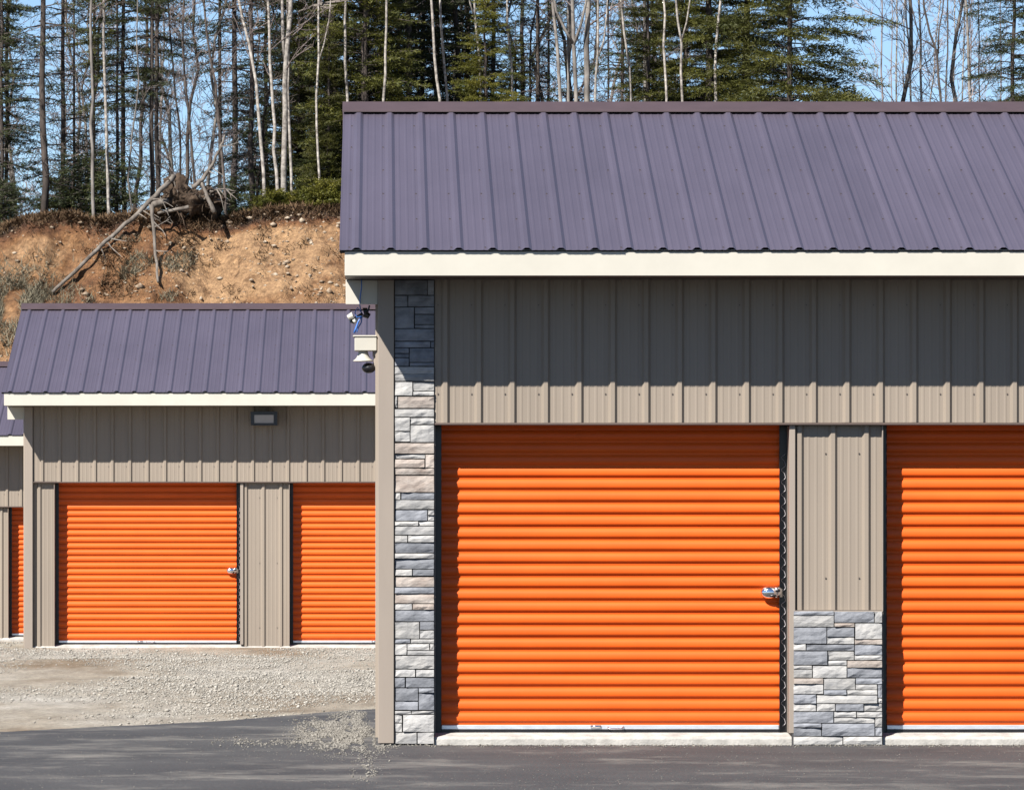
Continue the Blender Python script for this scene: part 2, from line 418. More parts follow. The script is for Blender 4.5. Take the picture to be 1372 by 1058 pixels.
for _ in range(3400):
    px = random.uniform(-60, 470); py = random.uniform(285, 485)
    if noise.noise((px*.018, py*.025, 6)) + (.0012*(px-200)) < random.uniform(-.35, .5): continue
    p = on_bank(px, py); s = min(.30, .045*math.exp(random.gauss(0, .6)))
    if p.z > rim_z(p.x): continue
    sp.append((p.x, p.y+s*.12, p.z, s))
for px, py, s in ((309, 299, .14), (335, 293, .15), (355, 288, .12), (404, 297, .16), (385, 293, .12), (282, 321, .1), (386, 352, .17), (386, 367, .12), (441, 392, .16), (390, 388, .13), (295, 374, .13), (337, 376, .12), (417, 327, .12), (222, 338, .1), (24, 350, .16), (20, 340, .12), (115, 395, .2), (110, 389, .14), (455, 300, .12), (368, 330, .13), (430, 378, .14), (355, 325, .1), (247, 333, .12), (200, 305, .13)):
    p = on_bank(px, py); sp.append((p.x, p.y-.02, p.z, s*1.25))
stones('rocks', sp, M['rock'], 'pale stones sticking out of the sandy bank', 'rocks')

def blades(spots, lo, hi, wid, spread, seed=3):     # spots (n,3): upright blades of grass
    rng = np.random.default_rng(seed); P = np.array(spots); n = len(P)
    an = rng.uniform(0, 6.28, n); L = rng.uniform(lo, hi, n)
    d = np.stack([rng.normal(0, spread, n), rng.normal(0, spread, n)-.25, np.ones(n)*.8], 1); d /= np.linalg.norm(d, axis=1)[:, None]
    s = np.stack([np.cos(an), np.sin(an), np.zeros(n)], 1)*wid
    V = np.stack([P-s, P+s, P+d*L[:, None]], 1)
    return V.reshape(-1, 3), np.arange(3*n).reshape(-1, 3)
sp = []
for _ in range(9000):
    px = random.gauss(20, 40); py = random.gauss(415, 26)
    if px > 130: continue
    if noise.noise((px*.03, py*.04, 2)) < -.2: continue
    sp.append(tuple(on_bank(px, py)))
for _ in range(6000):
    px = random.uniform(100, 260); py = random.uniform(320, 405)
    if noise.noise((px*.02, py*.03, 12)) < .28: continue
    sp.append(tuple(on_bank(px, py)))
tag(link('dead_grass', np_mesh('dead_grass', *blades(sp, .08, .26, .010, .8), M['grass'])), 'dry grey grass on the lower bank', 'grass', kind='stuff')
sp = []
for _ in range(16000):
    x = random.uniform(-10, 0.2); t = 1 - abs(random.gauss(0, .016)) if random.random() < .6 else 1 + random.random()*.02
    tt = min(t, 1); z = -.25+(rim_z(x)+.25)*tt; sp.append((x, bank_y(x, tt)+(t-tt)*30, z))
for _ in range(9000):
    px = random.uniform(40, 262); py = random.uniform(288, 402)
    if noise.noise((px*.022, py*.03, 31)) < .02 + .15*random.random(): continue
    sp.append(tuple(on_bank(px, py)))
for _ in range(2500):
    px = random.uniform(262, 460); py = random.uniform(288, 402)
    if noise.noise((px*.03, py*.05, 35)) < .22: continue
    sp.append(tuple(on_bank(px, py)))
tag(link('leaf_litter', np_mesh('leaf_litter', *blades(sp, .05, .2, .014, 1.3, 9), M['grass_b'])), 'brown litter and root mat along the rim of the bank', 'litter', kind='stuff')

# ------------------------------------------------------------------ storage buildings
PITCH = .2285
MOD = 3.057; OPA = .387; OPW = 2.43
ZT = 2.183                                 # top of the openings
YE, ZE, YRG, ZRG = -.58, H+397/F*(D1-.58), 3.19, H+3.271
SLOPE = (ZRG-ZE)/(YRG-YE)
def profile(xa, xb, phase, rib=.021, minor=.0016, sw=.018):      # (x, height) over [xa, xb]
    P = [(xa, None)]; k = math.floor((xa-phase)/PITCH)-1
    while True:
        c = phase + k*PITCH
        if c > xb + PITCH: break
        for dx, h in ((-.013-sw, 0), (-.013, rib), (.013, rib), (.013+sw, 0)): P.append((c+dx, h))
        for q in (.27, .5, .73):
            m = c+q*PITCH
            for dx, h in ((-.011, 0), (-.005, minor), (.005, minor), (.011, 0)): P.append((m+dx, h))
        k += 1
    P = P[1:]; out = []
    def hat(x):
        for i in range(len(P)-1):
            if P[i][0] <= x <= P[i+1][0]:
                t = (x-P[i][0])/(P[i+1][0]-P[i][0]+1e-12); return P[i][1]+t*(P[i+1][1]-P[i][1])
        return 0
    return [(xa, hat(xa))] + [p for p in P if xa+1e-4 < p[0] < xb-1e-4] + [(xb, hat(xb))]
def cuts(xa, xb, phase):                   # sheet seams every four ribs
    k = math.floor((xa-phase)/(4*PITCH)); c = [xa]
    while True:
        k += 1; x = phase+k*4*PITCH-.0360
        if x >= xb-.02: break
        if x > xa+.02: c.append(x)
    return c+[xb]
def wall_panels(parent, xa, xb, z0, z1, y, phase, name='wall_panel'):
    c = cuts(xa, xb, phase)
    for k in range(len(c)-1):
        p = profile(c[k], c[k+1], phase); m = MB(); j = random.uniform(0, .0012); e = random.uniform(-.0015, .0015)
        m.sheet([(x, y-h-j, z0+e) for x, h in p], [(x, y-h-j, z1) for x, h in p])
        m.build(name, M['siding'], parent)

SLAT = None
def slat_mesh(w):
    pr = [(0, .0), (.05, .0035), (.13, .0092), (.24, .0135), (.38, .0158), (.52, .0162), (.63, .0146), (.71, .0104), (.765, .0056), (.81, .0018), (.85, 0), (1.0, 0)]
    m = MB(); h = .0842
    m.sheet([(0, -d, h*(1-t)) for t, d in pr][::-1], [(w, -d, h*(1-t)) for t, d in pr][::-1])
    me = m.mesh('slat', M['orange'], True); return me

STL = [(0,5,203,43,0),(0,47,91,122,0),(94,47,203,97,0),(94,100,203,122,0),(0,125,13,188,0),(16,128,203,190,2),(0,195,203,238,0),(0,241,78,315,0),(80,243,203,278,0),(80,282,203,375,0),(0,318,78,372,0),
 (0,380,203,438,2),(0,441,156,465,0),(158,443,203,515,2),(0,468,154,513,2),(0,517,203,553,2),(0,558,203,648,2),(0,652,28,687,0),(33,652,203,687,1),(0,690,203,740,0),(0,745,168,803,1),(171,745,203,773,0),(171,776,203,803,0),
 (0,806,121,830,0),(123,806,203,830,0),(0,833,203,880,0),(0,883,65,920,0),(68,883,203,920,0),(0,924,203,977,1),(0,980,203,1008,0),(0,1012,203,1065,1)]
STL2 = [(0,50,91,85,0),(94,50,206,85,1),(0,92,208,146,2),(0,148,208,181,1),(0,183,208,235,2),(0,238,91,270,0),(94,238,208,270,2),(0,273,208,333,1),(0,337,130,427,0),(133,335,208,379,1),(133,382,208,427,0),
 (0,430,81,453,1),(84,430,208,453,0),(0,457,63,516,0),(66,456,183,490,0),(66,492,208,517,0),(185,456,208,490,0),(0,520,208,592,0),(0,595,108,636,0),(112,596,208,636,0),(0,640,53,693,1),(58,640,208,693,1),
 (0,697,123,766,1),(126,696,208,722,1),(126,725,208,816,1),(0,769,123,816,1),(0,820,86,839,0),(88,820,208,839,0),(0,843,38,885,0),(0,888,38,935,0),(43,842,208,935,0),(0,938,116,1000,0),(120,938,208,1000,0)]
STT = [(0,285,215,398,1),(217,290,260,398,1),(0,402,85,481,1),(88,402,260,481,1),(0,485,128,633,1),(132,485,260,533,1),(132,537,260,605,1),(132,608,260,633,1),(0,637,260,722,1),(0,727,235,768,1),(238,727,260,768,1),
 (0,772,93,809,1),(0,812,93,839,1),(0,842,93,901,1),(97,772,260,873,1),(97,876,260,901,1),(0,905,260,957,0)]
STR = [(0,318,217,341,1),(0,343,217,404,0),(220,320,433,380,1),(436,320,477,381,0),(220,383,329,404,2),(332,384,477,470,0),(0,407,178,495,1),(181,407,327,458,1),(181,460,327,497,0),(330,472,477,499,2),(0,498,66,532,0),(69,500,327,533,1),
 (330,502,477,556,1),(0,536,182,611,1),(185,537,325,585,0),(328,558,477,584,0),(185,587,287,613,0),(290,587,477,626,2),(0,614,100,634,0),(0,636,100,680,0),(103,616,287,681,0),(290,628,477,680,1),(0,683,160,714,2),(0,716,160,769,0),
 (163,684,331,745,0),(334,683,477,715,1),(163,747,285,773,1),(288,747,450,773,0),(334,717,450,745,0),(453,717,477,790,1),(0,772,122,821,1),(125,776,450,820,0),(453,793,477,820,0),(0,824,121,863,0),(125,823,224,863,0),(227,823,377,862,1),
 (380,823,477,863,0),(0,866,215,926,1),(219,866,337,896,0),(340,866,477,896,0),(219,898,437,927,0),(440,899,477,948,0),(0,928,150,951,1),(0,954,150,998,1),(153,930,437,998,1),(440,951,477,998,1),(0,1001,265,1046,0),(268,1001,477,1046,0)]
def stone_rects(lst, ox, oy, fac, x0):     # zoomed pixels -> local metres
    return [((x0 + a/fac/196.3), (x0 + c/fac/196.3), H-(oy+d/fac-VY)/196.3, H-(oy+b_/fac-VY)/196.3, k) for a, b_, c, d, k in lst]
LEFT = stone_rects(STT, 0, 320, 5.277, .112) + stone_rects(STL, 0, 500, 4.07*203/210, .112)
# the three zooms have slightly different scales: rebuild the heights with the true factor
LEFT = [(.112+a/260*.268, .112+c/260*.268, H-(320+d/5.277-VY)/196.3, H-(320+b_/5.277-VY)/196.3, k) for a, b_, c, d, k in STT] \
     + [(.112+a/203*.268, .112+c/203*.268, H-(500+d/4.07-VY)/196.3, H-(500+b_/4.07-VY)/196.3, k) for a, b_, c, d, k in STL] \
     + [(.112+a/208*.268, .112+c/208*.268, H-(750+d/4.07-VY)/196.3, H-(750+b_/4.07-VY)/196.3, k) for a, b_, c, d, k in STL2]
RIGHT = [(2.832+a/477*.604, 2.832+c/477*.604, H-(740+d/4.069-VY)/196.3, H-(740+b_/4.069-VY)/196.3, k) for a, b_, c, d, k in STR]
def stone(parent, x0, x1, z0, z1, k, yf):
    w, h = x1-x0, z1-z0; g = .0014; nx_ = max(3, min(7, int(w/.045)+2)); nz_ = max(3, min(5, int(h/.03)+2))
    sd = random.uniform(0, 100); pro = random.uniform(0, .012); m = MB(); V = []
    tx, tz = random.uniform(-.03, .03), random.uniform(-.04, .04)
    for j in range(nz_):
        for i in range(nx_):
            u, v = i/(nx_-1), j/(nz_-1); x = x0+g+(w-2*g)*u; z = z0+g+(h-2*g)*v
            edge_ = i in (0, nx_-1) or j in (0, nz_-1)
            d = pro + .006*noise.noise((x*16+sd, z*22, sd)) + .004*noise.noise((x*40+sd, z*60, sd)) + tx*(u-.5)*w*2 + tz*(v-.5)*h*2
            if edge_: d -= .004
            if edge_: x += .0016*noise.noise((x*50, z*50, sd)); z += .0018*noise.noise((x*30, z*50, sd+9))
            m.v.append((x, yf-d, z))
    for j in range(nz_-1):
        for i in range(nx_-1): m.f.append((j*nx_+i, j*nx_+i+1, (j+1)*nx_+i+1, (j+1)*nx_+i))
    ring = [i for i in range(nx_)] + [j*nx_+nx_-1 for j in range(1, nz_)] + [(nz_-1)*nx_+i for i in range(nx_-2, -1, -1)] + [j*nx_ for j in range(nz_-2, 0, -1)]
    n0 = len(m.v)
    for r in ring: x, y, z = m.v[r]; m.v.append((x, yf+.045, z))
    for q in range(len(ring)):
        q2 = (q+1) % len(ring); m.f.append((ring[q2], ring[q], n0+q, n0+q2))
    m.build('stone', M[('stone_l', 'stone_g', 'stone_b')[k]], parent)

def building(loc, n, label, stone_face, group):
    e = empty('storage_building', loc, label, 'building', group)
    L = OPA + MOD*(n-1) + OPW + OPA
    B = YRG - .09                          # depth: one pitch, high wall at the back
    ops = [(OPA+MOD*k, OPA+MOD*k+OPW) for k in range(n)]
    zs = 3.172                             # soffit level
    # body: rear block with gable, header and piers
    m = MB(); zw = ZE-YE*SLOPE-.05
    m.prism_x([(.30, .02), (B, .02), (B, zw+B*SLOPE), (.30, zw+.30*SLOPE)], .004, L-.004)
    m.box(.002, L-.002, .012, .298, ZT+.012, zw+.0)
    prev = 0.
    for a_, b_ in ops+[(L, L)]:
        m.box(prev+(.002 if prev == 0 else .0), a_-(.002 if a_ == L else 0), .052, .298, .02, ZT+.010); prev = b_
    wall = m.build('wall', M['siding'], e)
    fl = MB(); fl.prism_x([(.4, -.15), (.4, .080), (.14, .078), (.022, .056), (.010, .042), (.006, -.15)], .02, L-.02)
    bevel(fl.build('foundation_slab', M['concrete'], e), .006, 2)
    # upper wall sheets
    wall_panels(wall, .384 if stone_face else .118, L-.118, ZT+.016, zs+.05, 0, 2*PITCH)
    # side wall sheets on the gable ends
    for sx in (0, 1):
        cc = cuts(.0, B, .1)
        for k in range(len(cc)-1):
            p = profile(cc[k], cc[k+1], .1); q = MB()
            def top(yy): return (zw + yy*SLOPE) - .02
            X = (lambda h: -h) if sx == 0 else (lambda h: L+h)
            q.sheet([(X(h), yy, .05) for yy, h in p], [(X(h), yy, top(yy)) for yy, h in p]); q.build('wall_panel', M['siding'], wall)
    # corner trims
    for xa in (0, L):
        s = 1 if xa == 0 else -1
        c = MB(); xx = sorted((xa-s*.024, xa+s*.107)); c.box(xx[0]+(.022 if s > 0 else 0), xx[1]-(.022 if s < 0 else 0), -.034, .05, .012 if stone_face else .035, zs)
        bevel(c.build('corner_trim', M['trim'], e), .004)
    # header drip edge
    d = MB(); d.box(.384 if stone_face else .11, L-.11, -.026, .012, ZT-.002, ZT+.014)
    bevel(d.build('drip_edge', M['lip' if 1 else 'trim'], e), .003)
    # piers
    for k in range(n+1):
        xa = ops[k-1][1] if k else .11; xb = ops[k][0] if k < n else L-.11
        if stone_face and k in (0, n):
            back = MB(); back.box(xa-.002, xb-.004 if k == 0 else xb, .002, .05, .0, zs); pil = back.build('stone_pillar', M['mortar'], e)
            off = 0 if k == 0 else L-.112-.382+.0
            for r in LEFT:
                if r[3] < zs-.004 or True: stone(pil, r[0]+off, r[1]+off, max(r[2], .006), min(r[3], zs-.003), r[4], -.018)
            # metal reveal on the door side
            continue
        if stone_face:
            off = MOD*(k-1)
            wall_panels(wall, xa+.03, xb, .915+.006, ZT-.004, .040, xa+.060, 'pier_panel')
            tr = MB(); tr.box(xa+.002, xb-.001, .0, .045, .908, .918); tr.build('stone_cap_trim', M['trim'], e)
            back = MB(); back.box(xa+.004, xb-.002, .002, .05, .0, .906); pil = back.build('stone_pillar', M['mortar'], e)
            for r in RIGHT: stone(pil, r[0]+off, r[1]+off, max(r[2], .004), r[3], r[4], -.018)
        else:
            wall_panels(wall, xa+(.03 if k else 0), xb-.0, .045, ZT-.004, .040, (xa+.06) if k else .19, 'pier_panel')
            tr = MB(); tr.box(xa-.01, xb+.006, .012, .05, .018, .046); bevel(tr.build('base_trim', M['trim'], e), .003)
    # screws
    m = MB()
    def screw(x, y, z, r=.0042): m.box(x-r, x+r, y-.006, y+.004, z-r, z+r)
    k = 0
    while True:
        x = 2*PITCH + k*PITCH - .05; k += 1
        if x > L-.2: break
        screw(x, .0, 2.395); screw(x, 0, 3.0)
    for kk in range(1, n):
        for i in range(1, 4):
            x = ops[kk-1][1]+.06+i*PITCH-.05
            if x < ops[kk][0]-.01:
                for z in ((1.99, 1.14) if stone_face else (1.99, 1.14, .3)): screw(x, .038, z)
    tag(m.build('wall_screws', M['screw_t'], e), kind='stuff')
    # doors
    sw = OPW-.046-.066
    sm = slat_mesh(sw)
    for k, (a_, b_) in enumerate(ops):
        m = MB(); m.box(a_+.05, b_-.07, .218, .228, .10, ZT+.05); door = m.build('door', M['orange'], e)
        z = .130
        while z < ZT+.03:
            link('slat', sm, door, (a_+.046, .210+random.uniform(-.0012, .0012), z)); z += .0842
        t = MB(); t.box(a_+.046, b_-.066, .196, .217, .099, .130); bevel(t.build('bottom_bar', M['silver'], door), .004)
        t = MB(); t.box(a_+.047, b_-.067, .198, .216, .079, .099); t.build('bottom_seal', M['black'], door)
        hx = a_+1.24
        t = MB(); t.tube([(hx-.055, .195, .120), (hx-.05, .172, .112), (hx-.04, .165, .104), (hx+.04, .165, .104), (hx+.05, .172, .112), (hx+.055, .195, .120)], .005, 6)
        t.box(hx-.17, hx-.10, .186, .196, .110, .128); t.build('pull_handle', M['chrome'], door, True)
        # slide latch with a shrouded disc lock
        lx, lz = b_-.066, 1.035
        t = MB(); t.ball((lx-.068, .165, lz+.004), .062, .032, .043, 18, 12)
        t.ball((lx-.015, .168, lz+.012), .034, .028, .034, 12, 8)
        t.box(lx-.10, lx+.022, .190, .205, lz-.028, lz+.030); t.box(lx-.028, lx-.016, .150, .20, lz-.03, lz+.03)
        t.build('latch', M['chrome'], door, True)
        t = MB(); t.ball((lx-.045, .140, lz-.018), .024, .010, .010, 10, 6); t.ball((lx-.012, .142, lz+.018), .017, .008, .013, 10, 6); t.build('keyway', M['black'], door, True)
        for s_, (u0, u1) in ((0, (a_+.002, a_+.046)), (1, (b_-.066, b_-.0))):
            t = MB(); t.box(u0, u1, .215, .245, .08, ZT+.02); t.box(u0, u0+.008 if s_ == 0 else u0+.002, .165, .215, .08, ZT+.02)
            t.build('door_track', M['black'], e)
        w = MB(); pw = []
        for i in range(int((ZT-.3)/.0085)):
            zz = .122+i*.0085; ph = (zz-.130)/.0842*2*math.pi
            pw.append((b_-.034+.014*math.sin(ph)+.004*math.sin(ph*2+1), .208, zz))
        w.tube(pw, .0024, 4); w.build('curtain_edge', M['wire'], door)
        # jamb trims
        t = MB(); t.box(b_-.012, b_+.029, -.002, .21, .08, ZT-.004); bevel(t.build('jamb_trim', M['trim'], e), .003)
        t = MB(); t.box(a_-.006, a_+.001, -.004 if not (stone_face) else .003, .21, .08, ZT-.004); t.build('jamb_trim', M['trim'], e)
    # eaves
    xl, xr = -.226, L+.226
    for fs in (1,):
        Yf = (lambda y: y) if fs > 0 else (lambda y: B-y)
        m = MB(); y0, y1 = sorted((Yf(-.56), Yf(-.538))); m.box(xl, xr, y0, y1, 3.169, ZE+.004); bevel(m.build('fascia', M['white'], e), .003)
        m = MB(); y0, y1 = sorted((Yf(-.536), Yf(.0))); m.box(xl+.003, xr-.003, y0, y1, 3.174, 3.184); m.build('soffit', M['lip'], e)
    # rakes: boxed gable overhang ending in a cornice return at the wall plane
    for s_ in (-1, 1):
        x0, x1 = (xl, -.002) if s_ < 0 else (L+.002, xr)
        zb = 3.0035; zt = ZE-YE*SLOPE-.035
        m = MB(); m.prism_x([(-.006, zb), (-.006, 3.170), (.02, 3.1705), (.02, zt), (YRG-.03, zt+(YRG-.05)*SLOPE), (YRG-.03, zb+(YRG-.03)*SLOPE)], x0+.003, x1)
        bevel(m.build('rake_box', M['white'], e), .003)
        xa, xb = (xl+.001, xl+.02) if s_ < 0 else (xr-.02, xr-.001)
        m = MB(); m.prism_x([(-.537, 3.186), (.019, 3.186), (.019, ZE+.55*SLOPE), (-.537, ZE-.0)], xa, xb); m.build('rake_return', M['white'], e)
    # roof
    xa, xb = -.262, L+.262
    nrm = Vector((0, -SLOPE, 1)).normalized()
    m = MB(); t_ = .022
    m.prism_x([(YE+.012, ZE-.004), (YRG, ZRG-.009), (YRG, ZRG-t_-.012), (YE+.03, ZE-t_+.002)], xa+.004, xb-.004)
    roof = m.build('roof', M['dark'], e)
    ph = -.146
    for side in (0,):
        c = cuts(xa, xb, ph)
        for k in range(len(c)-1):
            p = profile(c[k], c[k+1], ph, .017, .0016, .022); q = MB(); ej = random.uniform(-.004, .004); A = []; Bq = []
            for x, h in p:
                y0, z0 = YE+ej-h*SLOPE*.9, ZE+ej*SLOPE+h*.95; y1, z1 = YRG-h*SLOPE*.9, ZRG+h*.95
                if side: y0, y1 = B-y0, B-y1
                A.append((x, y0, z0)); Bq.append((x, y1, z1))
            if side: A, Bq = Bq, A
            q.sheet(A, Bq); q.build('roof_panel', M['roof'], roof)
    m = MB()
    m.prism_x([(YRG-.20, ZRG-.2*SLOPE+.022), (YRG-.20, ZRG-.2*SLOPE+.030), (YRG-.185, ZRG-.185*SLOPE+.034), (YRG-.002, ZRG+.048), (YRG+.012, ZRG+.046), (YRG+.014, ZRG-.16), (YRG+.008, ZRG-.16), (YRG+.002, ZRG+.030)], xa-.006, xb+.006)
    m.build('ridge_cap', M['cap'], roof)
    m = MB()
    for u in (.015, .20, .37, .535, .70, .86):
        k = 0
        while True:
            x = ph + k*PITCH - .05; k += 1
            if x > xb-.03: break
            y = YE+(YRG-YE)*u; z = ZE+(ZRG-ZE)*u; r = .0055
            m.box(x-r, x+r, y-r, y+r, z-.002, z+.006)
    tag(m.build('roof_screws', M['screw'], roof), kind='stuff')
    return e, L

GB = 'storage buildings with orange doors'
b1, L1 = building(((507-VX)/196.3, D1, 0), 3, 'near storage building with stone pillars and wide orange roll-up doors', True, GB)
Y2 = 64.8
b2, L2 = building(((33-VX)/F*Y2, Y2, 0), 4, 'storage building without stone behind the gravel yard, wall light under its eave', False, GB)
Y3 = 81.0
b3, L3 = building(((11-VX)/F*Y3-OPA-MOD, Y3, -.19), 2, 'farthest storage building mostly hidden behind another, only a strip showing', False, GB)

# wall light on the second building
p = at(354, 561, Y2-.10)
e = empty('wall_light', p, 'black box wall light with a frosted lens under the eave', 'wall light')
m = MB(); m.prism_x([(-.10, -.085), (-.13, .05), (-.12, .085), (.12, .085), (.12, -.085)], -.17, .17); bevel(m.build('housing', M['black'], e), .008)
m = MB(); m.prism_x([(-.128, -.058), (-.146, .048), (-.12, .048), (-.10, -.058)], -.125, .125); m.build('lens', M['glass_lens'], e)
m = MB(); m.box(-.175, .175, -.135, -.115, .052, .09); m.box(-.172, -.128, -.142, -.11, -.086, .052); m.box(.128, .172, -.142, -.11, -.086, .052); m.box(-.128, .128, -.135, -.10, -.086, -.06)
m.build('frame', M['black'], e)

# security camera, hanging lights and cable at the corner of the near building
S1 = 196.3
def L1p(px, py, y=34.12): return at(px, py, y)
c0 = L1p(505, 460)
e = empty('security_camera', c0, 'white bracket security camera with a black dome on the corner wall', 'camera')
m = MB(); w = 30/S1; h = 21/S1
m.box(-w, .0, -.055, .055, -h/2, h/2-.012); m.box(-w-.012, .0, -.062, .062, h/2-.012, h/2); bevel(m.build('junction_box', M['camwhite'], e), .005)
cx, cz = (486.5-505)/S1, (477-460)/-S1
m = MB(); m.lathe((cx, 0, cz), [(.030, .034), (.034, .022), (.038, .008), (.046, -.012), (.058, -.024), (.068, -.030), (.070, -.037)], 20); m.build('flared_mount', M['camwhite'], e, True)
m = MB(); m.tube([(-.012, .0, -.06), (-.008, 0, -.12), (-.012, 0, -.165), (-.03, 0, -.185)], [.014, .016, .015, .012], 8); m.box(-.03, 0, -.02, .02, -.09, -.055); m.build('arm', M['trim'], e)
m = MB(); m.ball(((494-505)/S1, 0, (493-460)/-S1), .048, .045, .036, 16, 10); dm = m.build('dome', M['black'], e, True)

c0 = L1p(483, 424)
e = empty('floodlight', c0, 'small black and white twin head lamp hanging below the eave return', 'lamp')
def lp(px, py, dy=0): return Vector(((px-483)/S1, dy, -(py-424)/S1))
m = MB(); m.tube([lp(495, 409), lp(494, 414), lp(492, 419)], .006, 6); m.tube([lp(487, 418), lp(493, 416.5)], [.030, .022], 12); m.tube([lp(488, 420), lp(495, 424)], [.027, .018], 12); m.build('black_head', M['black'], e)
m = MB(); m.tube([lp(486, 420), lp(473, 428)], .010, 8); m.tube([lp(473, 428), lp(471.5, 433)], [.022, .018], 10); m.build('arm', M['black'], e)
m = MB(); m.tube([lp(466, 426, -.02), lp(473.5, 422.5, -.02)], [.018, .026], 12); m.build('white_head', M['camwhite'], e)
m = MB(); m.tube([lp(473.5, 431.5, -.025), lp(479, 428, -.025)], [.014, .017], 10); m.build('white_head', M['camwhite'], e)
m = MB()
m.tube([L1p(484.5, 371, 33.95), L1p(484.4, 385, 33.96), L1p(482.5, 398, 33.97), L1p(482, 408, 34.0), L1p(483.5, 416), L1p(485, 424), L1p(484, 432), L1p(480, 439), L1p(478, 445)], .0042, 6)
m.tube([L1p(484, 418, 34.05), L1p(479, 412, 34.05), L1p(475.5, 419, 34.05), L1p(478, 425, 34.05), L1p(484, 424, 34.05)], .004, 6)
m.tube([L1p(484, 424, 34.06), L1p(480, 431, 34.06), L1p(477, 440, 34.06), L1p(474.5, 446, 34.06)], [.005, .006, .008, .008], 6)
tag(m.build('cable', M['blue'], None, True), 'blue cable dangling from the eave beside the corner lamp', 'cable')
c0 = at(20, 546.5, Y2+.1)
e = empty('security_camera', c0, 'tiny camera tucked under the eave return of the building behind the gravel', 'camera')
m = MB(); m.lathe((-.02, 0, 0), [(.05, .025), (.055, .0), (.05, -.02)], 12); m.build('mount', M['camwhite'], e, True)
m = MB(); m.ball((-.005, -.02, -.03), .028, .028, .026, 10, 8); m.build('dome', M['black'], e, True)

# ------------------------------------------------------------------ forest
def grow(m, p, d, L, r, depth, rng, up=.25, nseg=4, kids=5, rmin=.0045):
    pts_ = [p.copy()]; rr = [r]; q = p.copy(); dd = d.copy()
    for k in range(nseg):
        dd = (dd + Vector((rng.gauss(0, .13), rng.gauss(0, .13), rng.gauss(0, .10)+up*.35))).normalized()
        q = q + dd*(L/nseg); pts_.append(q.copy()); rr.append(max(rmin, r*(1-.8*(k+1)/nseg)))
    m.tube(pts_, rr, 4 if depth > 1 else 3, False)
    if depth <= 0: return
    for c in range(kids):
        t = rng.uniform(.25, .97); k = min(nseg-1, int(t*nseg)); f = t*nseg-k
        b = pts_[k].lerp(pts_[k+1], f); ax = (pts_[k+1]-pts_[k]).normalized()
        sd = Vector((rng.gauss(0, 1), rng.gauss(0, 1), rng.gauss(0, .4)+.1)); sd = (sd-ax*sd.dot(ax)).normalized()
        nd = (ax*rng.uniform(.55, .9)+sd*rng.uniform(.5, .8)).normalized()
        grow(m, b, nd, L*rng.uniform(.35, .6)*(1.15-.5*t), max(rmin, rr[k]*.55), depth-1, rng, up, 3, max(2, kids-1), rmin)

def pl_at(poly, t):                        # point on a polyline by fraction
    n = len(poly)-1; k = min(n-1, int(t*n)); return poly[k].lerp(poly[k+1], t*n-k)

def bare_tree(name, label, cat, pxs, wpx, Y, bark, group=None, height=10.5, fork=None, nb=16, lo=.12, twigm='twig', blen=1.5, tip=.25):
    """pxs: photo points of the trunk from bottom to top (top point near y=0); wpx: width at the base"""
    rng = random.Random(hash((round(pxs[0][0]), round(Y*10))) & 0xffff)
    P = [at(a_, b_, Y) for a_, b_ in pxs]
    base = P[0].copy(); gzv = rim_z(base.x)-.15
    if base.z > gzv: P.insert(0, Vector((base.x - (P[1].x-P[0].x)*.3, Y, gzv)))
    top = P[-1]; dirv = (P[-1]-P[-2]).normalized(); dirv = (dirv + Vector((0, 0, 1.2))).normalized()
    while top.z < gzv+height:
        top = top + dirv*1.3 + Vector((rng.gauss(0, .09), rng.gauss(0, .09), 0)); P.append(top)
    Q = []                                  # resample with a little wobble
    for k in range(len(P)-1):
        d = (P[k+1]-P[k]).length; n = max(1, int(d/.45))
        for q in range(n): Q.append(P[k].lerp(P[k+1], q/n) + Vector((rng.gauss(0, .012), rng.gauss(0, .012), 0)))
    Q.append(P[-1]); org = Q[0].copy(); Q = [q-org for q in Q]
    r0 = wpx/F*Y/2; n = len(Q)
    e = empty(name, org, label, cat, group)
    m = MB(); m.tube(Q, [max(.006, r0*(1.12 if k == 0 else 1)*(1-(1-tip)*(k/(n-1))**1.1)) for k in range(n)], 9)
    if fork:
        for a_ in fork:
            T = [at(x, y, Y)-org for x, y in a_]; T.append(T[-1] + (T[-1]-T[-2])*2 + Vector((0, 0, 1.5))); T.append(T[-1]+Vector((0, 0, 2)))
            m.tube(T, [r0*.62*(1-.7*k/len(T)) for k in range(len(T))], 7)
            Q2 = T
    m.build('trunk', M[bark], e, True)
    m = MB()
    for k in range(nb):
        t = lo + (1-lo)*((k+rng.random())/nb); b_ = pl_at(Q, t); an = rng.uniform(0, 6.28)
        d = Vector((math.cos(an), math.sin(an), rng.uniform(.35, 1.1))).normalized()
        grow(m, b_, d, blen*rng.uniform(.5, 1.15)*(1.1-.5*t), max(.006, r0*.28), 2, rng)
    m.build('crown', M[twigm], e)
    return e

